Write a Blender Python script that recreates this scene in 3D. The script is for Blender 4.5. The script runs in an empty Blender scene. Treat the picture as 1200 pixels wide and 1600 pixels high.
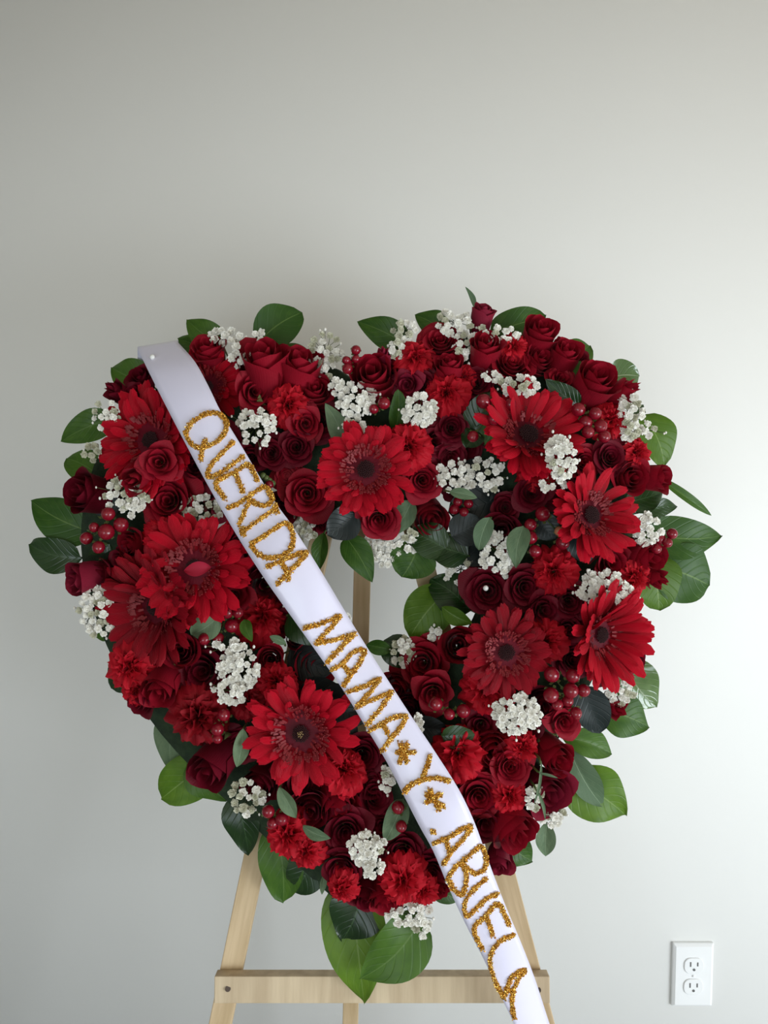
import bpy, bmesh, math, random
from mathutils import Vector, Matrix, noise
PI = math.pi
scene = bpy.context.scene
COL = scene.collection
# ------------------------------------------------------------------ camera
F = 1230.0; PITCH = math.radians(4.0); CAMP = Vector((0, -1.35, 1.30))
cam = bpy.data.objects.new('camera', bpy.data.cameras.new('camera')); COL.objects.link(cam)
cam.data.sensor_fit = 'VERTICAL'; cam.data.sensor_height = 36; cam.data.lens = F/1600*36
cam.location = CAMP; cam.rotation_euler = (PI/2-PITCH, 0, 0); scene.camera = cam
cam.data.clip_start = .02
# ------------------------------------------------------------------ light
w = bpy.data.worlds.new('world'); scene.world = w; w.use_nodes = True
w.node_tree.nodes['Background'].inputs[0].default_value = (1.0, .95, .84, 1)
w.node_tree.nodes['Background'].inputs[1].default_value = .70
def area(name, loc, target, sx, sy, power, color):
    l = bpy.data.lights.new(name, 'AREA'); l.shape = 'RECTANGLE'; l.size = sx; l.size_y = sy
    l.energy = power; l.color = color
    o = bpy.data.objects.new(name, l); COL.objects.link(o); o.location = loc
    o.rotation_euler = (Vector(target)-Vector(loc)).to_track_quat('-Z', 'Y').to_euler()
    return o
area('window_daylight', (2.1, -1.85, .42), (.05, 0, .55), 1.5, .9, 46, (.84, .93, 1.0))
area('low_front_fill', (-.9, -3.6, .55), (0, 0, .55), 1.8, 1.0, 24, (.76, .90, 1.0))  # added cool fill lamp low behind the camera, lifts the lower wall
scene.view_settings.view_transform = 'Standard'; scene.view_settings.look = 'None'
scene.view_settings.gamma = 1; scene.view_settings.use_curve_mapping = False
scene.view_settings.exposure = 0.05
# ------------------------------------------------------------------ frames
FW = Vector((0, math.cos(PITCH), -math.sin(PITCH))); UP = Vector((0, math.sin(PITCH), math.cos(PITCH))); RT = Vector((1, 0, 0))
def ray(px, py): return FW + RT*((px-600)/F) + UP*((800-py)/F)
LEAN = math.radians(8); N = Vector((0, -math.cos(LEAN), math.sin(LEAN))); YP = Vector((0, math.sin(LEAN), math.cos(LEAN)))
P0 = CAMP + ray(600, 950)*1.03
def P(px, py, h=0.0):           # where the line of sight meets the leaning plane of the easel, h metres in front of it
    d = ray(px, py); t = (P0 + N*h - CAMP).dot(N)/d.dot(N); return CAMP + d*t
def PW(px, py, y=0.0):
    d = ray(px, py); return CAMP + d*((y-CAMP.y)/d.y)
SC = 1.02/F
# ------------------------------------------------------------------ materials
def mat(name, col=(.5, .5, .5), rough=.5, **kw):
    m = bpy.data.materials.new(name); m.use_nodes = True; b = m.node_tree.nodes['Principled BSDF']
    b.inputs['Base Color'].default_value = (*col, 1); b.inputs['Roughness'].default_value = rough
    for k, v in kw.items(): b.inputs[k.replace('_', ' ')].default_value = v
    return m, m.node_tree, b
def node(nt, t, **kw):
    n = nt.nodes.new(t)
    for k, v in kw.items(): setattr(n, k, v)
    return n
def noise_col(name, c1, c2, scale, rough=.5, bump=0, bscale=None, coord='Object', stretch=None, **kw):
    m, nt, b = mat(name, c1, rough, **kw)
    tc = node(nt, 'ShaderNodeTexCoord'); src = tc.outputs[coord]
    if stretch:
        mp = node(nt, 'ShaderNodeMapping'); mp.inputs['Scale'].default_value = stretch; nt.links.new(src, mp.inputs[0]); src = mp.outputs[0]
    n = node(nt, 'ShaderNodeTexNoise'); n.inputs['Scale'].default_value = scale; n.inputs['Detail'].default_value = 4
    nt.links.new(src, n.inputs['Vector'])
    r = node(nt, 'ShaderNodeValToRGB'); r.color_ramp.elements[0].color = (*c1, 1); r.color_ramp.elements[1].color = (*c2, 1)
    r.color_ramp.elements[0].position = .35; r.color_ramp.elements[1].position = .65
    nt.links.new(n.outputs['Fac'], r.inputs[0]); nt.links.new(r.outputs[0], b.inputs['Base Color'])
    if bump:
        n2 = node(nt, 'ShaderNodeTexNoise'); n2.inputs['Scale'].default_value = bscale or scale*4; nt.links.new(src, n2.inputs['Vector'])
        bp = node(nt, 'ShaderNodeBump'); bp.inputs['Strength'].default_value = bump; bp.inputs['Distance'].default_value = .002
        nt.links.new(n2.outputs['Fac'], bp.inputs['Height']); nt.links.new(bp.outputs[0], b.inputs['Normal'])
    return m
def petal_mat(name, c1, c2, rough=.55, lines=0, transl=.18):
    """petal: colour c1 at the claw to c2 at the rim (uv.y), fine veins, a little light coming through"""
    m, nt, b = mat(name, c1, rough, Sheen_Weight=.06, Sheen_Roughness=.4)
    b.inputs['Sheen Tint'].default_value = (1, .35, .4, 1); b.inputs['Specular IOR Level'].default_value = .18
    uv = node(nt, 'ShaderNodeUVMap'); sep = node(nt, 'ShaderNodeSeparateXYZ'); nt.links.new(uv.outputs[0], sep.inputs[0])
    oi = node(nt, 'ShaderNodeObjectInfo')
    n = node(nt, 'ShaderNodeTexNoise'); n.inputs['Scale'].default_value = 3
    nt.links.new(uv.outputs[0], n.inputs['Vector'])
    ad = node(nt, 'ShaderNodeMath', operation='ADD'); nt.links.new(sep.outputs[1], ad.inputs[0])
    mu = node(nt, 'ShaderNodeMath', operation='MULTIPLY_ADD'); nt.links.new(oi.outputs['Random'], mu.inputs[0]); mu.inputs[1].default_value = .5; mu.inputs[2].default_value = -.3
    nt.links.new(mu.outputs[0], ad.inputs[1])
    ad2 = node(nt, 'ShaderNodeMath', operation='MULTIPLY_ADD'); nt.links.new(n.outputs['Fac'], ad2.inputs[0]); ad2.inputs[1].default_value = .3
    nt.links.new(ad.outputs[0], ad2.inputs[2])
    r = node(nt, 'ShaderNodeValToRGB'); r.color_ramp.elements[0].color = (*c1, 1); r.color_ramp.elements[1].color = (*c2, 1)  # claw end deepened: shade between petals put into the colour
    nt.links.new(ad2.outputs[0], r.inputs[0]); nt.links.new(r.outputs[0], b.inputs['Base Color'])
    wv = node(nt, 'ShaderNodeTexWave'); wv.bands_direction = 'X'; wv.inputs['Scale'].default_value = lines or 9
    wv.inputs['Distortion'].default_value = 2 if not lines else .4
    nt.links.new(uv.outputs[0], wv.inputs['Vector'])
    bp = node(nt, 'ShaderNodeBump'); bp.inputs['Strength'].default_value = .5 if lines else .12; bp.inputs['Distance'].default_value = .0018 if lines else .001
    nt.links.new(wv.outputs['Fac'], bp.inputs['Height']); nt.links.new(bp.outputs[0], b.inputs['Normal'])
    tr = node(nt, 'ShaderNodeBsdfTranslucent'); nt.links.new(r.outputs[0], tr.inputs[0])
    mx = node(nt, 'ShaderNodeMixShader'); mx.inputs[0].default_value = transl
    out = nt.nodes['Material Output']; nt.links.new(b.outputs[0], mx.inputs[1]); nt.links.new(tr.outputs[0], mx.inputs[2]); nt.links.new(mx.outputs[0], out.inputs[0])
    return m
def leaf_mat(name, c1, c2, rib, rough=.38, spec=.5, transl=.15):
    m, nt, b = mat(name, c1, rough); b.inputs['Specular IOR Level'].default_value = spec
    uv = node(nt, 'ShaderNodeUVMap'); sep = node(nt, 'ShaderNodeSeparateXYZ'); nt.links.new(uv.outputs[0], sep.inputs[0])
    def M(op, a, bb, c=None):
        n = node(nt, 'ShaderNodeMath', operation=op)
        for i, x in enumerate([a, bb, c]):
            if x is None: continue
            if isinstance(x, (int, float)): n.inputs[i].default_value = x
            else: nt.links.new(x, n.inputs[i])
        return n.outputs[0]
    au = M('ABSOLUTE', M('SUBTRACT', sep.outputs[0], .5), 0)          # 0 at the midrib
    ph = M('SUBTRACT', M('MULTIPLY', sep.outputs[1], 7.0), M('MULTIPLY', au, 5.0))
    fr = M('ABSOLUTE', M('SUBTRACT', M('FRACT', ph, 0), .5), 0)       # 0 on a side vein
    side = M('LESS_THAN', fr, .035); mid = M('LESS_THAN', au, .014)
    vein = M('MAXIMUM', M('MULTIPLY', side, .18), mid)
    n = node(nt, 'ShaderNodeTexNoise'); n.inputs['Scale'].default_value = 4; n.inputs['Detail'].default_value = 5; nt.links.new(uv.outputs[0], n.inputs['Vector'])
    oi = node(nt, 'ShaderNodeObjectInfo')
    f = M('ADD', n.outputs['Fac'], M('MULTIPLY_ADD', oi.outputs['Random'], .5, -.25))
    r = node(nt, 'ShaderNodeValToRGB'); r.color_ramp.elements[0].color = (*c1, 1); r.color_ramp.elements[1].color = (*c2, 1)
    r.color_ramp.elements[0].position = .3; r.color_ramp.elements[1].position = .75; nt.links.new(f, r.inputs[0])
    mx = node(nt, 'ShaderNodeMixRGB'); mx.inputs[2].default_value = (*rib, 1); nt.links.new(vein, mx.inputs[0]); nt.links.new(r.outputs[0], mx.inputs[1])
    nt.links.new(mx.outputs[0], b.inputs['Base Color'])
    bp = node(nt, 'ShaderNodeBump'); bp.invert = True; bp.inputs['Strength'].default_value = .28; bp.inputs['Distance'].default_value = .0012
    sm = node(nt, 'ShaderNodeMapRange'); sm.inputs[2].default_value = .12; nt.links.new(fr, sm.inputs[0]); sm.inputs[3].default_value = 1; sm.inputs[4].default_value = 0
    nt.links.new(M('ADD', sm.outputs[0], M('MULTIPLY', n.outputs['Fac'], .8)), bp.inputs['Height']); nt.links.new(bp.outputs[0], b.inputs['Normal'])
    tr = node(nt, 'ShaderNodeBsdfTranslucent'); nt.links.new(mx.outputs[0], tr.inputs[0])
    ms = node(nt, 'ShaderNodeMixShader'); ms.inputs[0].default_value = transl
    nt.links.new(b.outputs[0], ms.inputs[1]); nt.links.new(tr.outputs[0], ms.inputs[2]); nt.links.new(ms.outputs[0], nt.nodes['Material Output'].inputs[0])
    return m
M_ = {}
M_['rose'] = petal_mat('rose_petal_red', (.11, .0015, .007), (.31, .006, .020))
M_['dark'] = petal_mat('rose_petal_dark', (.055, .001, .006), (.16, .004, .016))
M_['purple'] = petal_mat('rose_petal_purple', (.09, .003, .015), (.25, .012, .035))
M_['gerbera'] = petal_mat('gerbera_petal', (.19, .0010, .005), (.58, .003, .020), .5, lines=4)
M_['gerberad'] = petal_mat('gerbera_petal_dark', (.11, .0010, .004), (.34, .003, .014), .5, lines=4)
M_['carn'] = petal_mat('carnation_petal', (.24, .002, .007), (.55, .008, .022), .6, transl=.25)
M_['carnd'] = petal_mat('carnation_petal_dark', (.13, .002, .008), (.30, .006, .014), .6)
M_['floret_r'] = noise_col('gerbera_floret', (.09, .001, .004), (.30, .005, .012), 300, .6)
M_['disc'] = noise_col('gerbera_disc', (.012, .001, .002), (.05, .004, .006), 400, .7, bump=.5)
M_['discp'] = noise_col('gerbera_disc_tips', (.35, .22, .08), (.55, .4, .2), 300, .7)
M_['berry'] = noise_col('berry_skin', (.15, .003, .010), (.27, .006, .02), 60, .18)
M_['berryp'] = noise_col('berry_skin_pale', (.45, .16, .08), (.5, .22, .12), 60, .2)
M_['calyx'] = noise_col('calyx_green', (.08, .13, .03), (.20, .22, .08), 80, .5)
M_['stem'] = noise_col('stem_green', (.05, .10, .02), (.12, .16, .05), 60, .5)
M_['bb'] = noise_col('baby_breath_white', (.80, .78, .70), (.93, .92, .88), 200, .7)
M_['bbd'] = noise_col('baby_breath_cream', (.42, .42, .30), (.66, .65, .52), 200, .7)
M_['green'] = leaf_mat('leaf_green', (.028, .085, .009), (.062, .14, .014), (.10, .18, .04), .45, .35)
M_['lime'] = leaf_mat('leaf_light', (.075, .16, .010), (.13, .24, .02), (.17, .27, .06), .45, .35, transl=.25)
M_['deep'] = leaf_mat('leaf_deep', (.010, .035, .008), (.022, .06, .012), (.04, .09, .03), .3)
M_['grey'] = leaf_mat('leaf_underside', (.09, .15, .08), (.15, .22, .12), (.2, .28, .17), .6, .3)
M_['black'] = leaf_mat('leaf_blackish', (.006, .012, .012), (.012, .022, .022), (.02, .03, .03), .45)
M_['gloss'] = leaf_mat('leaf_glossy', (.06, .13, .03), (.12, .20, .06), (.25, .32, .18), .16, .9)
M_['foam'] = noise_col('floral_foam', (.010, .022, .010), (.02, .04, .016), 90, .95, bump=.4)
M_['wood'] = noise_col('pine_wood', (.50, .36, .20), (.66, .50, .31), 9, .6, bump=.15, coord='Object', stretch=(7, 7, .7))
M_['woodb'] = noise_col('pine_wood_bar', (.52, .40, .26), (.66, .53, .36), 9, .6, bump=.15, coord='Object', stretch=(.7, 7, 7))
M_['screw'] = mat('screw_steel', (.16, .13, .12), .4, Metallic=.9)[0]
M_['pearl'] = mat('pearl', (.85, .85, .83), .12, Coat_Weight=.6)[0]
M_['plate'] = mat('outlet_plastic', (.84, .85, .86), .3)[0]
M_['slot'] = mat('slot_dark', (.12, .12, .12), .6)[0]
M_['ribbon'] = mat('satin_ribbon', (.75, .73, .90), .30, Sheen_Weight=.2)[0]
def glitter():
    m, nt, b = mat('gold_glitter', (.9, .45, .05), .28, Metallic=.6)
    tc = node(nt, 'ShaderNodeTexCoord'); v = node(nt, 'ShaderNodeTexVoronoi'); v.inputs['Scale'].default_value = 1200
    nt.links.new(tc.outputs['Object'], v.inputs['Vector'])
    r = node(nt, 'ShaderNodeValToRGB'); e = r.color_ramp.elements; e[0].color = (.34, .10, .006, 1); e[1].color = (1, .78, .22, 1)
    x = e.new(.5); x.color = (.92, .42, .03, 1)
    sp = node(nt, 'ShaderNodeSeparateXYZ'); nt.links.new(v.outputs['Color'], sp.inputs[0]); nt.links.new(sp.outputs[0], r.inputs[0])
    nt.links.new(r.outputs[0], b.inputs['Base Color'])
    # every flake lies at its own tilt
    g = node(nt, 'ShaderNodeNewGeometry'); s = node(nt, 'ShaderNodeVectorMath', operation='SUBTRACT'); s.inputs[1].default_value = (.5, .5, .5)
    nt.links.new(v.outputs['Color'], s.inputs[0]); sc = node(nt, 'ShaderNodeVectorMath', operation='SCALE'); sc.inputs['Scale'].default_value = 1.9
    nt.links.new(s.outputs[0], sc.inputs[0]); a = node(nt, 'ShaderNodeVectorMath', operation='ADD'); nt.links.new(g.outputs['Normal'], a.inputs[0]); nt.links.new(sc.outputs[0], a.inputs[1])
    no = node(nt, 'ShaderNodeVectorMath', operation='NORMALIZE'); nt.links.new(a.outputs[0], no.inputs[0]); nt.links.new(no.outputs[0], b.inputs['Normal'])
    return m
M_['gold'] = glitter()
# ------------------------------------------------------------------ mesh helpers
class MB:
    def __init__(s): s.v = []; s.f = []; s.uv = []
    def grid(s, fn, nu, nv, close=False):
        b = len(s.v)
        for j in range(nv+1):
            for i in range(nu+1):
                u, v = i/nu, j/nv; s.v.append(tuple(fn(u, v))); s.uv.append((u, v))
        for j in range(nv):
            for i in range(nu):
                a = b+j*(nu+1)+i; s.f.append((a, a+1, a+nu+2, a+nu+1))
        return s
    def tube(s, pts, rad, k=5):
        pts = [Vector(p) for p in pts]; b = len(s.v); n = len(pts)
        for i, p in enumerate(pts):
            d = (pts[min(i+1, n-1)]-pts[max(i-1, 0)]).normalized()
            x = d.orthogonal().normalized() if i == 0 else (x - d*x.dot(d)).normalized()
            y = d.cross(x); r = rad[i] if isinstance(rad, (list, tuple)) else rad
            for q in range(k):
                a = 2*PI*q/k; s.v.append(tuple(p+x*r*math.cos(a)+y*r*math.sin(a))); s.uv.append((q/k, i/(n-1)))
        for i in range(n-1):
            for q in range(k):
                s.f.append((b+i*k+q, b+i*k+(q+1) % k, b+(i+1)*k+(q+1) % k, b+(i+1)*k+q))
        s.f.append(tuple(b+q for q in reversed(range(k)))); s.f.append(tuple(b+(n-1)*k+q for q in range(k)))
        return s
    def ball(s, c, r, nu=10, nv=7, sz=1.0):
        c = Vector(c); b = len(s.v)
        for j in range(nv+1):
            ph = PI*j/nv
            for i in range(nu):
                th = 2*PI*i/nu; s.v.append(tuple(c+Vector((math.sin(ph)*math.cos(th), math.sin(ph)*math.sin(th), -math.cos(ph)*sz))*r)); s.uv.append((i/nu, j/nv))
        for j in range(nv):
            for i in range(nu): s.f.append((b+j*nu+i, b+j*nu+(i+1) % nu, b+(j+1)*nu+(i+1) % nu, b+(j+1)*nu+i))
        return s
    def box(s, c, hx, hy, hz, m=None):
        b = len(s.v)
        for z in (-hz, hz):
            for x, y in ((-hx, -hy), (hx, -hy), (hx, hy), (-hx, hy)):
                p = Vector((x, y, z)); p = (m @ p if m else p); s.v.append(tuple(Vector(c)+p)); s.uv.append((0, 0))
        for f in ((3, 2, 1, 0), (4, 5, 6, 7), (0, 1, 5, 4), (1, 2, 6, 5), (2, 3, 7, 6), (3, 0, 4, 7)): s.f.append(tuple(b+i for i in f))
        return s
    def mesh(s, name, m, smooth=True):
        me = bpy.data.meshes.new(name); me.from_pydata(s.v, [], s.f)
        uvl = me.uv_layers.new(name='UVMap')
        for l in me.loops: uvl.data[l.index].uv = s.uv[l.vertex_index]
        me.materials.append(m)
        me.polygons.foreach_set('use_smooth', [smooth]*len(me.polygons)); me.update()
        return me
def obj(name, me, parent=None, loc=None, kind=None):
    o = bpy.data.objects.new(name, me); COL.objects.link(o)
    if parent: o.parent = parent
    if loc is not None: o.location = loc
    if kind: o['kind'] = kind
    return o
def tag(o, label, cat, group=None):
    o['label'] = label; o['category'] = cat
    if group: o['group'] = group
    return o
def bevel(o, wdt, seg=2):
    md = o.modifiers.new('bevel', 'BEVEL'); md.width = wdt; md.segments = seg; md.limit_method = 'ANGLE'
def smoothstep(x): x = max(0, min(1, x)); return x*x*(3-2*x)
# ------------------------------------------------------------------ setting
wall = obj('wall_back', MB().box((0, .05, 1.35), 2.6, .05, 1.35).mesh('wall_back', noise_col('wall_paint', (.80, .795, .77), (.815, .81, .785), 1.3, .62, bump=.08, bscale=70)), kind='structure')
obj('floor', MB().box((0, -2, -.05), 2.6, 2.15, .05).mesh('floor', noise_col('floor_boards', (.50, .50, .50), (.58, .58, .57), 5, .5, stretch=(1, 12, 1))), kind='structure')
obj('ceiling', MB().box((0, -2, 2.75), 2.6, 2.15, .05).mesh('ceiling', mat('ceiling_paint', (.62, .56, .46), .9)[0]), kind='structure')
obj('wall_left', MB().box((-2.65, -2, 1.35), .05, 2.15, 1.35).mesh('wall_left', mat('wall_paint_side', (.66, .655, .62), .8)[0]), kind='structure')
obj('baseboard_back', MB().box((0, -.008, .045), 2.6, .008, .045).mesh('baseboard_back', M_['plate']), kind='structure')
# ------------------------------------------------------------------ electrical outlet
oc = PW(1080.5, 1520)
ol = bpy.data.objects.new('electrical_outlet', None); COL.objects.link(ol); ol.location = oc
tag(ol, 'white duplex electrical outlet on the wall right of the easel', 'outlet')
hw, hh = .0365, .059
mb = MB()
ring = []
def rr(hx, hz, r, y, k=5):
    pts = []
    for cx, cz, a0 in ((hx-r, hz-r, 0), (-hx+r, hz-r, 90), (-hx+r, -hz+r, 180), (hx-r, -hz+r, 270)):
        for i in range(k+1):
            a = math.radians(a0+90*i/k); pts.append((cx+r*math.cos(a), y, cz+r*math.sin(a)))
    return pts
def stack(rings):
    m = MB(); n = len(rings[0])
    for r in rings:
        for p in r: m.v.append(p); m.uv.append((0, 0))
    for j in range(len(rings)-1):
        for i in range(n): m.f.append((j*n+i, (j+1)*n+i, (j+1)*n+(i+1) % n, j*n+(i+1) % n))
    m.f.append(tuple((len(rings)-1)*n+i for i in reversed(range(n)))); m.f.append(tuple(range(n)))
    return m
obj('wall_plate', stack([rr(hw, hh, .002, 0), rr(hw, hh, .002, -.004), rr(hw-.001, hh-.001, .002, -.0055), rr(hw-.005, hh-.005, .001, -.0085)]).mesh('wall_plate', M_['plate'], False), ol)
for s in (1, -1):
    rc = obj('receptacle', stack([rr(.0172, .0145, .0115, -.007), rr(.0172, .0145, .0115, -.0102), rr(.0165, .0138, .011, -.0108)]).mesh('receptacle', M_['plate'], False), ol, (0, 0, s*.0195))
    for x, hz in ((-.0063, .0042), (.0063, .0035)): obj('slot', MB().box((x, -.0108, .0035), .0011, .0006, hz).mesh('slot', M_['slot'], False), rc)
    obj('slot', MB().tube([(0, -.0100, -.0065), (0, -.0114, -.0065)], .0024, 10).mesh('slot', M_['slot'], False), rc)
obj('screw', MB().ball((0, -.0085, 0), .0026, 10, 6).mesh('screw', M_['plate']), ol)
# ------------------------------------------------------------------ easel
def beam(name, A, B, width, depth, m, parent, nrm):
    A, B = Vector(A), Vector(B); z = (B-A).normalized(); x = z.cross(nrm).normalized(); y = z.cross(x).normalized()
    L = (B-A).length
    o = obj(name, MB().box((0, 0, 0), width/2, depth/2, L/2).mesh(name, m, False), parent)
    o.matrix_local = Matrix.Translation((A+B)/2) @ Matrix((x, y, z)).transposed().to_4x4(); bevel(o, .0012)
    return o
easel = bpy.data.objects.new('easel', None); COL.objects.link(easel)
tag(easel, 'pale pine wood easel standing behind the heart wreath', 'easel')
def tofloor(a, b):
    a, b = Vector(a), Vector(b); t = (a.z-.0)/(a.z-b.z); return a+(b-a)*t
HL = -.026
LW = .0285
eroot = P(600, 1500, HL); eroot.z = 0
A = P(549, 612, HL); B = tofloor(A, P(357, 1540, HL)); easel.location = (eroot.x, eroot.y, 0)
off = Vector(easel.location)
beam('leg', A-off, B-off, LW, .018, M_['wood'], easel, N)
A2 = P(591, 612, HL); B2 = tofloor(A2, P(833, 1540, HL)); beam('leg', A2-off, B2-off, LW, .018, M_['wood'], easel, N)
pb = CAMP+ray(548, 1580)*1.20; pt = CAMP+ray(566, 900)*1.09; pt2 = pt+(pt-pb)*.42
rl = beam('rear_leg', pt2-off, tofloor(pt2, pb)-off, .0235, .018, M_['wood'], easel, Vector((0, -1, 0))); rl['label'] = 'single rear leg leaning back towards the wall'
cb = beam('crossbar', P(337, 1541, HL+.018)-off, P(857, 1541, HL+.018)-off, .033, .018, M_['woodb'], easel, N)
cb.data.materials[0] = M_['woodb']
for px, py in ((356, 1545), (841, 1547)):
    s = obj('screw', MB().tube([P(px, py, HL+.024)-off, P(px, py, HL+.0282)-off], .0036, 12).mesh('screw', M_['screw'], False), easel)
obj('hinge_block', MB().box((0, 0, 0), .03, .012, .03).mesh('hinge_block', M_['wood'], False), easel, P(570, 640, HL-.022)-off)
obj('nail', MB().tube([P(588, 1556, HL+.012)-off, P(588, 1567, HL+.016)-off], .0012, 6).mesh('nail', M_['screw']), easel)
# ------------------------------------------------------------------ heart of floral foam
CL = [(560, 690), (500, 640), (415, 625), (310, 650), (225, 730), (200, 850), (235, 980), (310, 1100), (420, 1210), (520, 1300), (590, 1350), (660, 1300),
      (730, 1220), (800, 1130), (860, 1030), (905, 910), (915, 790), (870, 670), (780, 600), (680, 600), (610, 650)]
def crs(pts, k, closed=True):
    out = []; n = len(pts)
    rng = range(n if closed else n-1)
    for i in rng:
        g = (lambda j: pts[j % n]) if closed else (lambda j: pts[max(0, min(n-1, j))])
        p0, p1, p2, p3 = g(i-1), g(i), g(i+1), g(i+2)
        for q in range(k):
            t = q/k; out.append(tuple(.5*((2*p1[c])+(-p0[c]+p2[c])*t+(2*p0[c]-5*p1[c]+4*p2[c]-p3[c])*t*t+(-p0[c]+3*p1[c]-3*p2[c]+p3[c])*t**3) for c in range(len(p1))))
    if not closed: out.append(tuple(pts[-1]))
    return out
CLS = crs(CL, 5)
foam = MB(); n = len(CLS); K = 12
fo = P(600, 950, 0)
cen = P(580, 930, 0)
for i, c in enumerate(CLS):
    p = P(c[0], c[1], 0); q = P(*CLS[(i+1) % n], 0); pr = P(*CLS[i-1], 0)
    t = (q-pr).normalized(); s = t.cross(N).normalized()
    for k in range(K):
        a = 2*PI*k/K; cx, cy = math.cos(a), math.sin(a)
        sg = lambda x: math.copysign(abs(x)**.6, x)
        foam.v.append(tuple(p+s*sg(cx)*(.115 if s.dot(cen-p)*cx > 0 else .058)+N*(.008+sg(cy)*(.022 if abs(cx) < .9 else .012))-fo)); foam.uv.append((k/K, i/n))
for i in range(n):
    for k in range(K): foam.f.append((i*K+k, ((i+1) % n)*K+k, ((i+1) % n)*K+(k+1) % K, i*K+(k+1) % K))
fb = obj('floral_foam_heart', foam.mesh('floral_foam_heart', M_['foam']), None, fo)
tag(fb, 'dark green heart-shaped floral foam frame under the flowers, on the easel', 'wreath frame')
def prof(px, py):
    """distance (px) to the heart's centre line and the outward direction there"""
    best = min(CLS, key=lambda c: (c[0]-px)**2+(c[1]-py)**2)
    dx, dy = px-best[0], py-best[1]; d = math.hypot(dx, dy)
    return d, (dx/d if d > 1 else 0, -dy/d if d > 1 else 0)
def height(px, py):
    d, _ = prof(px, py); return .018+.050*math.sqrt(max(0, 1-(d/150)**2))
def frame(axis, spin):
    z = axis.normalized(); x = z.cross(Vector((0, 0, 1)))
    x = x.normalized() if x.length > .01 else Vector((1, 0, 0)); y = z.cross(x)
    xx = x*math.cos(spin)+y*math.sin(spin); yy = z.cross(xx)
    return Matrix((xx, yy, z)).transposed().to_4x4()
def axis_for(px, py, tilt, rnd, k=34):
    if tilt is None:
        d, (ox, oy) = prof(px, py); a = math.radians(min(1.15, d/115)*k); tx, ty = ox*math.sin(a), oy*math.sin(a)
        tx += rnd.uniform(-.14, .14); ty += rnd.uniform(-.14, .14)
    else:
        tx, ty = tilt[0], -tilt[1]
    c = math.sqrt(max(.05, 1-tx*tx-ty*ty)); return N*c+RT*tx+YP*ty
ITEMS = []      # (object, kind, px, py, look) - labels are written at the end
def place(root, kids, name, px, py, R, h, axis, spin, kind, look, scale=None):
    o = bpy.data.objects.new(name, None); COL.objects.link(o)
    s = (R*SC) if scale is None else scale
    o.matrix_world = Matrix.Translation(P(px, py, h)) @ frame(axis, spin) @ Matrix.Scale(s, 4)
    for nm, me, kd in kids:
        c = bpy.data.objects.new(nm, me); COL.objects.link(c); c.parent = o
        if kd: c['kind'] = kd
    ITEMS.append((o, kind, px, py, look)); return o
# ------------------------------------------------------------------ roses
def rose_petal(R0, R1, z0, z1, th, W, curl, seed, tuck=.09, point=.06, m='rose', nu=10, nv=7):
    rnd = random.Random(seed); rp = rnd.uniform(0, 6); amp = rnd.uniform(.01, .03)*(.4+R1)
    def fn(u, v):
        U = 2*u-1; vv = v*(1-.26*abs(U)**3.2)+point*v*max(0, 1-abs(U)*2.2)
        rho = R0+(R1-R0)*math.sin(min(1, vv)*PI/2)**.85
        z = z0+(z1-z0)*vv**1.1
        c = max(0, (vv-.70)/.30)**2*curl
        rho += c*.17*(.35+R1); z -= c*.11
        rho *= 1+tuck*U
        rho += amp*math.sin(U*5+rp)*vv*vv; z += amp*.8*math.sin(U*7+rp*2)*vv*vv
        wv = W*(.55+.45*math.sin(min(1, v*1.15)*PI/2))
        a = th+U*wv/2
        return (rho*math.cos(a), rho*math.sin(a), z)
    return MB().grid(fn, nu, nv)
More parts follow.
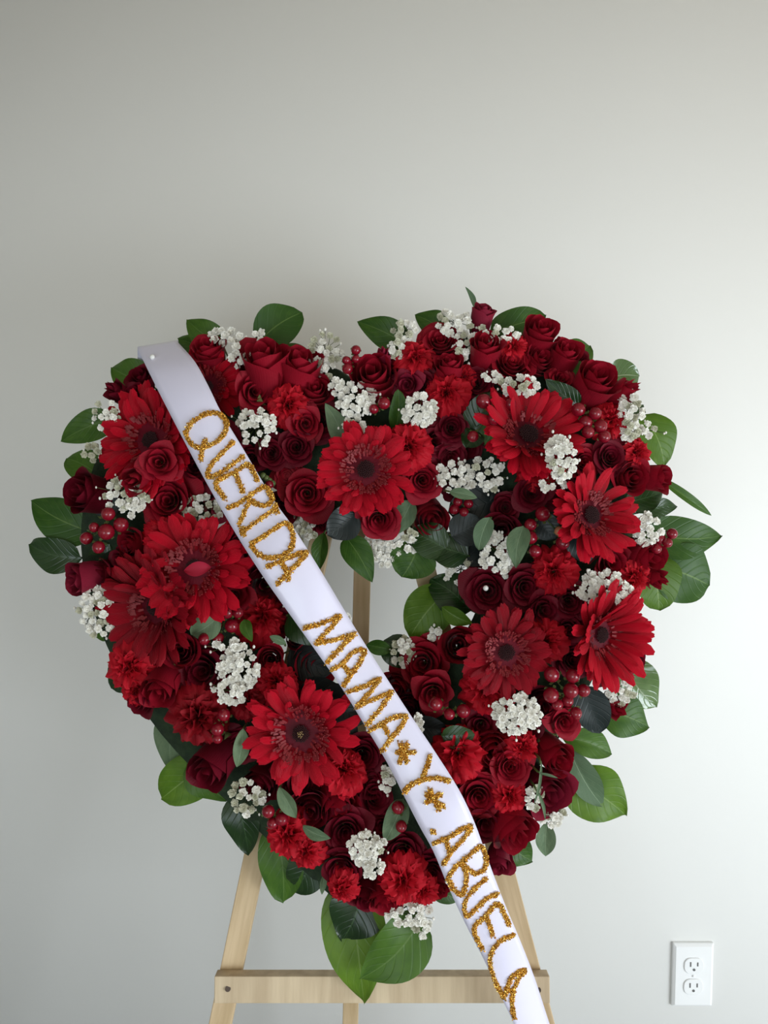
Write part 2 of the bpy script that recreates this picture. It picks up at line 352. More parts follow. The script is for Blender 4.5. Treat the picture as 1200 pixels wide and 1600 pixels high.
def rose_variant(kind, seed, m):
    rnd = random.Random(seed); kids = []; th = rnd.uniform(0, 6)
    def add(*a, **k):
        kids.append(('petal', rose_petal(*a, **k, seed=rnd.random()*99).mesh('rose_petal', M_[m]), None))
    if kind == 'open':
        n = 17
        for i in range(n):
            t = i/(n-1); R1 = .09+.86*t**.95; th += 2.4+rnd.uniform(-.25, .25)
            add(.25*R1, R1, -.55+.05*t, .30+.10*math.sin(PI*t)-.36*t**3+rnd.uniform(-.02, .02), th, math.radians(210-95*t), .25+1.1*t*rnd.uniform(.7, 1.2))
    elif kind == 'spray':
        n = 13
        for i in range(n):
            t = i/(n-1); R1 = .12+.82*t**.9; th += 2.4+rnd.uniform(-.35, .35)
            add(.22*R1, R1, -.6, .42-.05*(1-t)-.40*t**2.5+rnd.uniform(-.04, .04), th, math.radians(190-70*t), .3+1.3*t*rnd.uniform(.5, 1.3), tuck=.14, point=.10)
    elif kind == 'cup':
        n = 13
        for i in range(n):
            t = i/(n-1); R1 = .10+.68*t**.8; th += 2.4+rnd.uniform(-.2, .2)
            add(.30+.12*t if t > .4 else .2*R1+.04, R1, -.95, .52-.12*t*t+rnd.uniform(-.03, .03), th, math.radians(220-80*t), .15+(1.6*max(0, t-.45))*rnd.uniform(.7, 1.3), point=.08)
    elif kind == 'goblet':
        n = 11
        for i in range(n):
            t = i/(n-1); R1 = .10+.58*t**.85; th += 2.4+rnd.uniform(-.2, .2)
            add(.16+.40*t, R1, -1.0, .62-.10*t*t+rnd.uniform(-.03, .03), th, math.radians(220-50*t), .1+(.9*max(0, t-.55))*rnd.uniform(.5, 1.6), point=.07)
    elif kind == 'bud':
        n = 8
        for i in range(n):
            t = i/(n-1); R1 = .10+.34*t; th += 2.4+rnd.uniform(-.2, .2)
            add(.20+.28*t, R1+.16*t, -.85, .80-.35*t, th, math.radians(210-60*t), .05+.9*max(0, t-.6), point=.18)
    # green sepals and stem
    sp = MB(); rb = {'open': .25, 'spray': .22, 'cup': .42, 'bud': .46, 'goblet': .58}[kind]; zb = {'open': -.52, 'spray': -.55, 'cup': -.9, 'bud': -.82, 'goblet': -.98}[kind]
    for k in range(5):
        a0 = 2*PI*k/5+rnd.uniform(-.2, .2); ln = rnd.uniform(.45, .75)
        def fs(u, v, a0=a0, ln=ln):
            U = 2*u-1; ww = .17*(1-v)**.7; r = rb*.5+rb*.75*math.sin(v*PI*.7); z = zb-.08+ln*v
            return (r*math.cos(a0+U*ww/rb), r*math.sin(a0+U*ww/rb), z)
        sp.grid(fs, 2, 4)
    kids.append(('sepals', sp.mesh('sepals', M_['calyx']), None))
    kids.append(('stem', MB().tube([(0, 0, zb+.05), (.02, .01, zb-.5), (0, 0, zb-1.0)], .06, 6).mesh('stem', M_['stem']), None))
    return kids
RV = {}
for k in ('open', 'spray', 'cup', 'bud', 'goblet'):
    for m in ('rose', 'dark', 'purple'):
        for q in range(2): RV[(k, m, q)] = rose_variant(k, hash((len(k)*7+q*3+len(m))) % 1000, m)
# x, y, radius, kind, colour, tilt (None = outward as the mound goes), extra height
U_ = (0, -.6)
ROSES = [
 (188,614,17,'bud','dark',(-.5,-.3),0),(213,618,19,'cup','dark',(-.3,-.4),0),(222,592,20,'cup','dark',(-.2,-.4),-.01),
 (249,722,25,'spray','rose',(.1,.1),.046),(216,748,20,'bud','rose',(-.2,.3),.034),(305,727,36,'open','dark',(.1,.1),0),
 (264,783,38,'open','rose',(0,0),.012),(140,773,36,'goblet','dark',(-.5,-.1),-.006),
 (328,549,28,'cup','rose',(-.1,-.6),0),(415,575,44,'goblet','rose',(-.05,-.68),.004),(468,583,40,'goblet','rose',(.15,-.68),0),
 (398,612,27,'spray','rose',(.3,.2),.004),(490,612,28,'cup','rose',(.2,-.4),0),(478,662,23,'spray','rose',(.2,.2),.008),
 (463,698,27,'open','dark',(0,.1),.006),(424,708,23,'open','dark',(-.1,.1),.006),(393,718,20,'open','dark',None,-.004),
 (450,743,23,'open','rose',(-.1,.1),.004),(480,771,36,'open','rose',(.05,.15),.006),(445,788,24,'cup','dark',(-.2,.3),-.006),
 (503,655,30,'open','dark',None,-.012),(583,592,38,'goblet','rose',(-.05,-.3),.006),(500,822,14,'spray','dark',(.2,.5),-.01),
 (752,495,21,'goblet','purple',(.15,-.8),.01),(688,535,33,'open','rose',(-.05,-.4),.004),(757,547,28,'goblet','rose',(.05,-.55),.014),
 (703,577,24,'goblet','rose',(0,-.65),.012),(800,570,36,'open','rose',(.1,-.4),.006),(842,526,32,'goblet','rose',(.15,-.5),.004),
 (842,562,26,'cup','rose',(.3,-.2),0),(745,598,27,'open','dark',(-.1,.05),.004),(637,601,20,'spray','purple',(-.3,.2),.006),
 (620,578,24,'open','dark',(-.1,-.3),-.004),(661,602,24,'open','dark',(-.1,.1),.002),(706,668,24,'open','dark',(0,.1),.01),
 (680,690,25,'spray','dark',None,.004),(704,712,22,'spray','dark',None,.004),(660,750,28,'open','rose',(.1,.15),.008),
 (672,805,32,'goblet','rose',(.15,.45),.012),(592,811,31,'open','rose',(.0,.35),.008),(600,560,12,'bud','purple',(-.1,-.7),.01),
 (779,632,13,'spray','rose',(0,0),.012),(925,601,38,'goblet','rose',(.25,-.45),.008),(880,558,28,'goblet','rose',(.2,-.55),.006),
 (968,612,20,'bud','rose',(.7,-.2),.012),(877,592,18,'spray','rose',(.2,-.2),.004),(911,721,26,'open','rose',(.3,.1),.006),
 (953,714,26,'open','dark',(.1,-.05),.012),(984,746,27,'cup','rose',(.2,.1),.008),(1023,746,25,'goblet','rose',(.7,.1),.008),
 (831,769,26,'open','dark',(-.1,.1),.006),(876,772,24,'open','dark',None,-.008),(790,793,22,'open','dark',(-.1,.1),.004),
 (785,828,27,'cup','purple',(-.1,.1),.008),(762,923,34,'open','dark',(-.15,.05),.012),(721,933,24,'cup','dark',(-.5,.1),-.002),
 (820,917,31,'open','dark',(.1,.1),.012),(850,953,24,'spray','dark',(.1,.1),.010),(745,872,17,'spray','dark',None,-.006),
 (955,879,29,'spray','rose',(.1,.2),.010),(1003,870,33,'goblet','rose',(.5,.2),.002),(1018,900,17,'bud','rose',(.5,.4),.006),
 (889,939,31,'open','dark',(-.1,.1),.008),(888,981,23,'spray','dark',(-.2,0),.006),(990,1031,18,'cup','purple',(.5,.3),.006),
 (942,1052,15,'spray','dark',(.3,.2),.006),(955,1103,17,'bud','rose',(.4,.2),.01),(283,1018,27,'cup','rose',(.1,-.15),.010),
 (318,1048,42,'open','dark',(-.1,.0),-.002),(254,1070,31,'goblet','rose',(-.1,.55),.010),(222,1088,25,'cup','dark',(-.5,.4),0),
 (423,1030,22,'cup','rose',(.1,-.1),.012),(336,1193,37,'goblet','dark',(-.35,.45),.004),(408,1222,28,'cup','dark',(-.3,.4),-.002),
 (365,932,24,'spray','rose',(.2,.1),.006),(268,942,15,'spray','rose',(.1,.2),.012),(208,851,23,'cup','rose',(-.5,.1),.002),
 (187,873,17,'spray','dark',(-.4,.1),.004),(215,881,15,'bud','rose',(-.4,.3),.004),(134,903,29,'goblet','purple',(-.65,.2),.006),
 (160,896,22,'cup','dark',(-.5,.2),-.004),(415,910,34,'cup','dark',(.1,.2),-.004),(345,790,24,'open','dark',None,-.006),
 (445,976,21,'spray','dark',(.1,.2),-.002),(461,998,17,'bud','dark',(.1,0),.010),(490,1033,36,'cup','rose',(.35,.15),.002),
 (567,1180,31,'open','dark',(.1,0),.002),(580,1220,26,'open','dark',None,-.006),(247,1006,26,'cup','dark',(-.2,.2),-.008),
 (487,1263,30,'cup','dark',(0,.1),.002),(526,1246,32,'goblet','rose',(.25,.55),-.002),(541,1299,31,'open','dark',(.1,.05),.006),
 (534,1355,29,'open','dark',(0,.3),.006),(586,1245,27,'open','dark',None,-.006),(629,1330,29,'open','dark',(.0,.1),0),
 (601,1401,25,'cup','rose',(.1,.6),.006),(571,1398,22,'cup','dark',(-.1,.5),.002),(672,1362,30,'open','dark',(.2,.3),-.004),
 (682,1388,18,'cup','rose',(.2,.6),-.002),(748,1243,33,'open','rose',(-.05,.1),.006),(759,1286,27,'spray','dark',(-.05,.2),.008),
 (797,1197,29,'open','rose',(0,-.05),.016),(768,1168,35,'goblet','rose',(0,.1),-.002),(752,1132,21,'spray','dark',None,.002),
 (798,1287,38,'goblet','rose',(.35,.45),.004),(779,1345,22,'cup','purple',(-.1,.65),.010),(853,1233,35,'cup','purple',(.2,.25),.008),
 (866,1181,28,'goblet','rose',(.3,.3),.006),(881,1127,22,'spray','rose',(.1,.2),.014),(850,1100,28,'cup','dark',(0,.2),.002),
 (661,1036,39,'open','rose',(-.2,-.05),.010),(717,1008,29,'cup','rose',(-.05,-.15),.012),(677,1083,26,'spray','rose',(0,.2),.012),
 (622,1074,29,'cup','rose',(-.3,.2),0),(640,1105,22,'cup','dark',(-.2,.2),-.004),(893,1030,28,'open','dark',None,-.004),
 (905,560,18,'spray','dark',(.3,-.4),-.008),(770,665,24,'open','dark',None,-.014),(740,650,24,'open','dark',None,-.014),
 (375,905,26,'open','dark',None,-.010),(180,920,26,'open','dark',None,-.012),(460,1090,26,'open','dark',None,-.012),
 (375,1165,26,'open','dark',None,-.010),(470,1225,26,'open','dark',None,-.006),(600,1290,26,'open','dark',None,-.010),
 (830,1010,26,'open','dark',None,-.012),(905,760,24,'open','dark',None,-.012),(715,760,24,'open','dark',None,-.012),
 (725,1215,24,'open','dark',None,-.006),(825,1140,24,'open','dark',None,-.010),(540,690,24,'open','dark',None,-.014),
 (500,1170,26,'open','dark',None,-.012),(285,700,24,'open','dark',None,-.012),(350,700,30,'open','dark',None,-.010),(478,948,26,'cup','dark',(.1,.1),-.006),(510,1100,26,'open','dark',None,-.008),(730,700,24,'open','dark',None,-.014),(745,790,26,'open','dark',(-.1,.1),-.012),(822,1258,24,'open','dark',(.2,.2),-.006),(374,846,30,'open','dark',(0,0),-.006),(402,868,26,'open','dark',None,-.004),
]
rnd = random.Random(5)
LOOK = {('open','rose'):'open red rose', ('open','dark'):'open dark red rose', ('spray','rose'):'small ruffled red rose', ('spray','dark'):'small ruffled dark rose',
        ('goblet','rose'):'tall side-turned red rose', ('goblet','dark'):'tall side-turned dark rose', ('goblet','purple'):'purplish side-turned rose', ('cup','rose'):'half-open red rose', ('cup','dark'):'half-open dark red rose', ('cup','purple'):'purplish half-open rose', ('bud','rose'):'tight red rosebud',
        ('bud','dark'):'tight dark rosebud', ('bud','purple'):'tiny dark rosebud', ('spray','purple'):'brownish small rose'}
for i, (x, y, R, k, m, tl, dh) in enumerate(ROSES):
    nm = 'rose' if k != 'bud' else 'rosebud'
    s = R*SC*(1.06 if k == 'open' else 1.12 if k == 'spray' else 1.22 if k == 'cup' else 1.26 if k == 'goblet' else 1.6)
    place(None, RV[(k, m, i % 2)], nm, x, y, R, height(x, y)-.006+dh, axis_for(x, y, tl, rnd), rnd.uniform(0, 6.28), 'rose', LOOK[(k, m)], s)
# ------------------------------------------------------------------ gerberas
def gerb_petal(ang, L0, L1, wd, z0, rise, droop, seed, kink=0):
    r = random.Random(seed); tw = r.uniform(-.25, .25)
    def fn(u, v):
        U = 2*u-1; t = v
        wf = wd*(.45+.75*math.sin(min(1, t*1.02)**.8*PI*.62))*(1-.75*smoothstep((t-.86)/.14)*abs(U)**.0) if t < 1 else wd*.30
        if t > .86: wf = wd*1.10*math.sqrt(max(.05, 1-((t-.86)/.15)**2))
        rr_ = L0+(L1-L0)*(t-.03*(1-abs(U))*(t > .95)); z = z0+rise*t-droop*t*t - .30*wf*U*U + .10*wf*math.cos(U*PI*2.5)
        z += tw*wf*U*t*.8
        a = ang+kink*t*t*.2
        ca, sa = math.cos(a), math.sin(a); return (rr_*ca-U*wf*sa, rr_*sa+U*wf*ca, z)
    return MB().grid(fn, 6, 8)
def gerbera_kids(seed, m, cup, pale=False, eye=.2, n1=25, gaps=()):
    r = random.Random(seed); kids = []
    for ly, (n, L1, zz, rs, dr) in enumerate(((n1, 1.0, 0, .20+cup, .12+cup*.35), (n1-4, .93, .035, .24+cup*1.15, .12+cup*.3), (14, .66, .06, .22+cup, .08))):
        for k in range(n):
            a = 2*PI*(k+.5*ly)/n+r.uniform(-.06, .06)
            if any(abs((a-g+PI) % (2*PI)-PI) < .13 for g in gaps) and ly < 2: continue
            if ly == 2 and r.random() < .35: continue
            l = L1*r.uniform(.86, 1.05); wdt = (.084 if ly < 2 else .06)*r.uniform(.85, 1.12)
            kids.append(('petal', gerb_petal(a, .22, l, wdt, zz, rs+r.uniform(-.05, .05), dr, r.random()*99, r.uniform(-1, 1)).mesh('gerbera_petal', M_[m]), None))
    fl = MB()
    for k in range(170):
        a = r.uniform(0, 2*PI); q = .19+.23*math.sqrt(r.random()); ln = r.uniform(.05, .09)
        c, s = math.cos(a), math.sin(a); z = .10+.10*(q/.42)
        b = Vector((q*c, q*s, z)); t = b+Vector((c*ln, s*ln, .05)); sd = Vector((-s, c, 0))*.016
        i = len(fl.v); fl.v += [tuple(b-sd), tuple(b+sd), tuple(t+sd*1.2), tuple(t-sd*1.2)]; fl.uv += [(0, 0)]*4; fl.f.append((i, i+1, i+2, i+3))
        fl.ball(t, .013, 5, 3)
    kids.append(('ray_florets', fl.mesh('ray_florets', M_['floret_r'], False), 'stuff'))
    d = MB()
    d.grid(lambda u, v: ((.42*v)*math.cos(2*PI*u), (.42*v)*math.sin(2*PI*u), .11-.02*v), 20, 3)
    kids.append(('receptacle', d.mesh('receptacle', M_['dark']), None))
    d = MB()
    for k in range(90):
        q = eye*math.sqrt((k+.5)/90); a = k*2.39996; d.ball((q*math.cos(a), q*math.sin(a), .15+.035*(1-(q/eye)**2)), .021*eye/.2, 5, 4, 1.5)
    kids.append(('eye', d.mesh('gerbera_eye', M_['disc'], False), None))
    if pale:
        d = MB()
        for k in range(12): a = k*2.4; q = .055*math.sqrt(k/12); d.ball((q*math.cos(a), q*math.sin(a), .20), .011, 5, 4, 2)
        kids.append(('pale_tips', d.mesh('pale_tips', M_['discp'], False), None))
    kids.append(('stem', MB().tube([(0, 0, .05), (0, .01, -.4), (0, 0, -.9)], .045, 6).mesh('stem', M_['stem']), None))
    return kids
GERB = [ # x,y,R,mat,cup,tilt,dh,gaps,label
 (241,690,88,'gerbera',.18,(-.24,-.08),.004,(),'cupped red gerbera left of the letter Q on the ribbon'),
 (307,888,86,'gerbera',.10,(-.05,-.08),.040,(),'wide red gerbera holding a loose petal on its centre'),
 (250,946,90,'gerberad',.36,(-.42,.14),.012,(),'dark red gerbera half hidden below the one holding a loose petal'),
 (328,606,64,'gerbera',.06,(-.12,.05),-.018,(),'red gerbera mostly hidden behind the top of the ribbon, below white sprigs'),
 (572,735,76,'gerbera',.05,(0,-.02),.026,(),'bright red dark-eyed gerbera directly under the notch of the heart'),
 (822,683,84,'gerbera',.35,(.16,-.30),.028,(),'red gerbera with long upper petals in the upper right lobe'),
 (918,806,74,'gerbera',.35,(.36,-.08),.030,(2.6,2.9,3.2,3.9),'red gerbera with a gap between its petals, near the right edge'),
 (932,990,80,'gerbera',.50,(.50,.10),.028,(),'side-turned red gerbera at the right edge, above the blackish leaf'),
 (790,1018,69,'gerberad',.06,(0,.05),.030,(),'deep red black-eyed gerbera to the lower right of the heart opening'),
 (472,1143,86,'gerbera',.08,(-.05,.05),.034,(5.7,5.9,.5),'largest red gerbera, with pale tips at its centre, left of MAMA on the ribbon'),
]
for i, (x, y, R, m, cup, tl, dh, gaps, lb) in enumerate(GERB):
    o = place(None, gerbera_kids(11+i, m, cup, pale=(i == 9), gaps=gaps, eye=.17 if i in (4, 5, 6, 8) else .14), 'gerbera', x, y, R, height(x, y)+dh-cup*.03, axis_for(x, y, tl, rnd), rnd.uniform(0, 6.28), 'gerbera', lb)
# ------------------------------------------------------------------ carnations
def carn_petal(ang, lean, L, wd, z0, seed):
    r = random.Random(seed); p1, p2 = r.uniform(0, 6), r.uniform(0, 6)
    def fn(u, v):
        U = 2*u-1; sp = .25+.75*v**.8
        ed = 1+.05*math.sin(U*23+p1)*(v > .9)+.05*math.cos(U*9+p2)
        l = L*v*ed*(1-.30*U*U*v)
        wav = v*v*(.17*math.sin(U*7+p1)+.07*math.sin(U*15+p2))
        tl = lean*(v**1.3)
        q = l*math.sin(tl)+.04; z = z0+l*math.cos(tl)
        q += wav*math.cos(tl); z -= wav*math.sin(tl)
        lat = U*wd*sp
        ca, sa = math.cos(ang), math.sin(ang); return (q*ca-lat*sa, q*sa+lat*ca, z)
    return MB().grid(fn, 14, 6)
def carn_kids(seed, m):
    r = random.Random(seed); kids = []
    for n, lean, L, wd, z0 in ((6, 1.70, 1.08, .66, -.45), (6, 1.30, .98, .62, -.42), (6, .95, .92, .52, -.42), (5, .60, .88, .44, -.40), (5, .25, .84, .34, -.40)):
        a0 = r.uniform(0, 6)
        for k in range(n):
            kids.append(('petal', carn_petal(a0+2*PI*k/n+r.uniform(-.2, .2), lean*r.uniform(.75, 1.2), L*r.uniform(.86, 1.1), wd, z0, r.random()*99).mesh('carnation_petal', M_[m]), None))
    kids.append(('calyx', MB().tube([(0, 0, -1.0), (0, 0, -.8), (0, 0, -.35)], [.06, .14, .17], 8).mesh('calyx', M_['calyx']), None))
    return kids
CV = {(m, q): carn_kids(31+q+len(m), m) for m in ('carn', 'carnd') for q in range(2)}
CARN = [(640,698,34,'carn',.018),(698,612,33,'carn',.010),(450,633,31,'carn',.004),(410,963,37,'carn',.008),(256,838,30,'carn',.012),(202,1044,35,'carn',.012),
 (212,1078,22,'carn',.004),(310,1120,42,'carnd',.006),(432,1065,30,'carn',.008),(541,1202,33,'carn',.020),(450,1304,32,'carn',.010),(478,1332,24,'carn',.012),
 (630,1376,33,'carn',.012),(760,1078,37,'carn',.012),(715,1176,38,'carn',.010),(818,1168,26,'carn',.008),(797,1244,27,'carn',.010),(865,893,33,'carn',.012),
 (992,902,27,'carn',.006),(955,656,29,'carn',.006),(995,706,25,'carn',.006),(852,1003,31,'carn',.008),(650,557,30,'carn',.002),(534,1389,23,'carn',.010),
 (803,541,22,'carn',.004),(838,738,27,'carn',.002),(660,1392,24,'carn',.006),(385,1095,26,'carnd',.002),(725,590,20,'carn',0)]
for i, (x, y, R, m, dh) in enumerate(CARN):
    place(None, CV[(m, i % 2)], 'carnation', x, y, R, height(x, y)+dh, axis_for(x, y, None, rnd, 26), rnd.uniform(0, 6.28), 'carnation', 'frilly bright red carnation' if m == 'carn' else 'frilly dark red carnation', R*SC*1.06)
# ------------------------------------------------------------------ leaves
def leaf(name, bx, by, tx, ty, wpx, m, hb=.012, ht=.0, curl=.10, fold=.25, roll=0.0, shape='round', kind='leaf', look='', seed=0):
    r = random.Random(seed or int(bx*7+ty)); B, T = P(bx, by, hb), P(tx, ty, ht)
    ax = T-B; L = ax.length; z = ax.normalized(); s = z.cross(N).normalized(); nn = s.cross(z).normalized()
    if nn.dot(N) < 0: nn = -nn
    s2 = s*math.cos(roll)+nn*math.sin(roll); n2 = nn*math.cos(roll)-s*math.sin(roll); W = wpx*SC/2*1.04
    ph = r.uniform(0, 6); side = r.choice((-1, 1))*r.uniform(.02, .06)
    def fn(u, v):
        U = 2*u-1
        if shape == 'round': wf = math.sin(PI*min(1, v**.86))**.55*(1-.12*v)
        elif shape == 'ovate': wf = (math.sin(PI*v**.72)**.8)*(1-.15*v)
        else: wf = math.sin(PI*v**.9)**.8
        if v > .97: wf *= .8
        lat = U*W*wf*1.06
        lift = W*fold*abs(U)*wf*(1-.3*v)+W*.09*math.sin(v*9+ph+U*1.5)*abs(U)**1.5
        bend = curl*L*(math.sin(PI*v))
        return B-B0+z*(L*v)+s2*(lat+side*L*math.sin(PI*v))+n2*(lift+bend)
    B0 = B
    o = obj(name, MB().grid(fn, 10, 14).mesh('leaf', M_[m]), None, B)
    d = (T-B).normalized()
    cc = min(CLS, key=lambda c: (c[0]-bx)**2+(c[1]-by)**2); tc = P(cc[0], cc[1], 0)-P(bx, by, 0)
    tc = tc*(min(1, .045/max(.001, tc.length)) if hb < .03 else .05)
    st = obj('stalk', MB().tube([d*.004, tc*.35-N*min(.008, hb*.4), tc-N*(min(.03, hb*.8) if hb < .03 else .03)], [.0011, .0013, .0015], 5).mesh('stalk', M_['stem']), o)
    ITEMS.append((o, kind, (bx+tx)/2, (by+ty)/2, look)); return o
LV = [ # base, tip, width, material, shape, hb, ht
 (238,600,174,574,60,'green','ovate',.01,-.01),(352,542,292,499,48,'green','ovate',.012,0),(335,565,278,530,56,'green','ovate',.008,-.008),
 (402,536,472,488,66,'green','round',.014,.0),(430,556,486,552,26,'green','narrow',.01,.0),(642,542,558,502,50,'green','ovate',.01,-.004),
 (702,522,648,492,44,'green','ovate',.01,0),(765,518,853,492,50,'green','round',.01,0),(742,484,727,448,9,'grey','narrow',.01,.02),
 (878,570,922,540,52,'green','round',.008,-.006),(945,592,999,588,50,'gloss','round',.01,0),(990,655,1006,633,22,'deep','ovate',.01,0),
 (1003,648,1038,728,62,'lime','round',.012,-.004),(1026,744,1112,806,15,'green','narrow',.024,.004),(1005,832,1128,837,66,'green','ovate',.012,-.004),
 (975,786,1037,768,46,'deep','ovate',.045,.030),(1003,800,1058,791,30,'deep','ovate',.03,.012),(1020,882,1108,915,92,'green','round',.008,-.012),
 (1022,868,1030,954,76,'lime','round',.016,.004),(985,978,1012,1000,36,'green','round',.006,0),(972,1035,1026,1105,72,'gloss','ovate',.012,.0),
 (938,1108,1014,1136,66,'green','ovate',.02,.004),(905,1070,938,1146,54,'black','round',.064,.050),(876,1150,956,1178,40,'green','narrow',.03,.014),
 (888,1168,942,1260,40,'grey','narrow',.024,.008),(886,1212,978,1274,86,'lime','ovate',.01,-.006),(855,1284,853,1338,28,'grey','narrow',.012,.012),
 (785,1308,832,1346,52,'green','ovate',.004,-.006),(676,1390,716,1408,28,'green','ovate',.012,.0),(545,1368,569,1568,98,'lime','ovate',.008,.012),
 (566,1388,534,1470,82,'deep','ovate',.024,.022),(662,1430,562,1530,84,'green','ovate',.034,.040),(430,1285,443,1410,66,'green','round',.012,.002),
 (492,1328,458,1394,58,'deep','round',.02,.008),(368,1242,389,1336,56,'deep','ovate',.016,.004),(280,1098,268,1206,50,'grey','ovate',.01,.0),
 (328,1188,252,1248,74,'lime','round',.006,-.004),(292,1194,354,1252,50,'green','ovate',.014,.006),(208,1034,174,1076,50,'deep','round',.008,-.002),
 (178,984,150,996,16,'green','narrow',.012,.006),(128,872,46,850,54,'deep','round',.01,-.002),(152,835,48,782,72,'green','ovate',.008,-.008),
 (158,745,104,716,52,'green','round',.01,-.004),(182,652,95,690,50,'green','ovate',.012,-.006),(188,797,130,776,40,'black','round',.046,.034),
 (172,850,142,880,34,'deep','round',.03,.02),(538,694,508,630,32,'grey','ovate',.060,.078),(618,672,622,608,28,'green','round',.060,.082),
 (740,682,766,612,46,'deep','round',.058,.074),(742,672,728,700,34,'deep','round',.062,.072),(758,694,798,645,36,'green','ovate',.060,.078),
 (905,634,852,592,34,'deep','ovate',.066,.080),(880,598,908,564,26,'green','ovate',.05,.05),(702,768,746,778,15,'grey','narrow',.088,.096),
 (644,782,612,838,34,'grey','ovate',.04,.03),(556,800,511,836,50,'black','round',.045,.055),(506,832,500,890,24,'green','narrow',.03,.034),
 (540,838,582,910,44,'green','ovate',.025,.03),(655,846,628,902,72,'green','round',.02,.014),(732,868,662,846,56,'deep','ovate',.03,.02),
 (702,920,640,996,74,'lime','round',.008,.002),(736,955,672,905,66,'deep','round',.02,.01),(690,948,738,974,24,'lime','narrow',.036,.040),
 (765,808,748,860,26,'grey','round',.080,.074),(818,822,806,888,32,'grey','ovate',.082,.088),(895,832,922,878,42,'black','round',.070,.074),
 (343,962,299,992,38,'grey','round',.084,.074),(382,968,394,1003,18,'green','ovate',.07,.08),(380,1138,370,1199,21,'grey','narrow',.095,.092),
 (436,1230,463,1279,22,'grey','narrow',.090,.090),(472,1290,517,1310,16,'grey','narrow',.080,.086),(630,1248,602,1314,32,'grey','round',.075,.082),
 (447,1006,421,994,11,'grey','narrow',.10,.10),(690,1150,742,1148,32,'deep','round',.075,.080),(508,1362,503,1398,9,'grey','narrow',.06,.055),
 (572,1008,614,1016,22,'green','narrow',.02,.02),(640,1130,700,1140,40,'black','round',.050,.055),(705,838,752,812,50,'black','round',.040,.045),
 (840,806,868,842,40,'black','round',.060,.060),(505,1078,572,1128,56,'black','round',.066,.076),(700,860,640,830,54,'deep','round',.03,.02),(600,1000,640,1040,50,'deep','round',.01,.01),(846,1188,834,1258,4,'grey','narrow',.100,.100),(842,1208,872,1216,3.5,'grey','narrow',.102,.104),(838,1232,852,1282,4.5,'grey','narrow',.098,.09),(790,775,700,800,70,'black','round',.020,.022),(780,850,690,862,66,'black','round',.014,.012),(770,735,705,770,70,'black','round',.020,.020),(790,820,705,835,70,'deep','round',.008,.008),  # thinnest grey blades are a rose's sepals; an added black leaf fills shade
 (470,1075,560,1098,64,'black','round',.030,.045),(455,1010,520,1050,60,'black','round',.020,.030),(450,960,510,1000,60,'deep','round',.030,.045),(470,1110,560,1150,60,'black','round',.025,.035),(450,900,500,960,50,'deep','round',.020,.030),  # filler leaves added in dark gaps, their dark colour standing in for shade
]
SEEN = {'green':'green','lime':'light green','deep':'dark green','grey':'greyish green','black':'blackish green','gloss':'shiny pale green'}
for i, (bx, by, tx, ty, wp, m, sh, hb, ht) in enumerate(LV):
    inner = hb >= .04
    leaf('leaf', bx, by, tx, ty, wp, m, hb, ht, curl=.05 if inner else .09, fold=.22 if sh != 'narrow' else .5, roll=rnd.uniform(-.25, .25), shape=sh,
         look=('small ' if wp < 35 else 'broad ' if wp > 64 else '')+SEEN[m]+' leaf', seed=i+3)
# ------------------------------------------------------------------ hypericum berries
bm1 = MB().ball((0, 0, 0), 1, 14, 10, 1.08); bm1.tube([(0, 0, 1.02), (0, 0, 1.2)], [.10, .03], 5)
ME_B = bm1.mesh('berry', M_['berry']); 
bp1 = MB().ball((0, 0, 0), 1, 14, 10, 1.08); ME_BP = bp1.mesh('berry_pale', M_['berryp'])
cx = MB()
for k in range(5):
    a = 2*PI*k/5
    cx.grid(lambda u, v, a=a: ((.15+1.0*v)*math.cos(a+(2*u-1)*.42*(1-v*.6)), (.15+1.0*v)*math.sin(a+(2*u-1)*.42*(1-v*.6)), -1.12+.42*v*v), 3, 4)
ME_C = cx.mesh('calyx', M_['calyx'])
BER = [[(169,803,11),(189,820,12),(166,831,13),(135,841,10),(154,855,10),(147,824,8)],[(556,547,8),(556,561,7),(541,563,7),(543,576,9)],
 [(600,630,10),(584,639,8)],[(756,627,12),(771,655,11),(797,632,10),(739,682,9)],[(904,640,11),(915,660,11),(930,646,10),(938,666,11),(919,675,10),(944,682,10)],
 [(710,796,9),(715,784,8),(732,787,8),(725,800,8)],[(829,820,10),(829,840,11),(836,861,10)],[(874,830,8),(879,848,11),(848,803,12)],
 [(1050,834,9),(1030,842,10),(1043,848,8),(1025,857,9)],[(355,957,10),(372,957,9),(362,978,11),(337,976,10),(341,997,9),(320,998,10)],
 [(350,1117,10),(340,1140,10),(340,1154,8)],[(419,1268,10),(440,1280,10),(426,1286,9)],[(622,1262,10),(627,1291,9)],[(681,1100,11),(702,1116,9),(724,1111,11)],
 [(862,1054,12),(861,1086,12),(895,1056,11),(892,1079,12),(912,1079,10),(887,1095,9),(900,1114,9),(871,1101,9)],[(421,757,7)]]
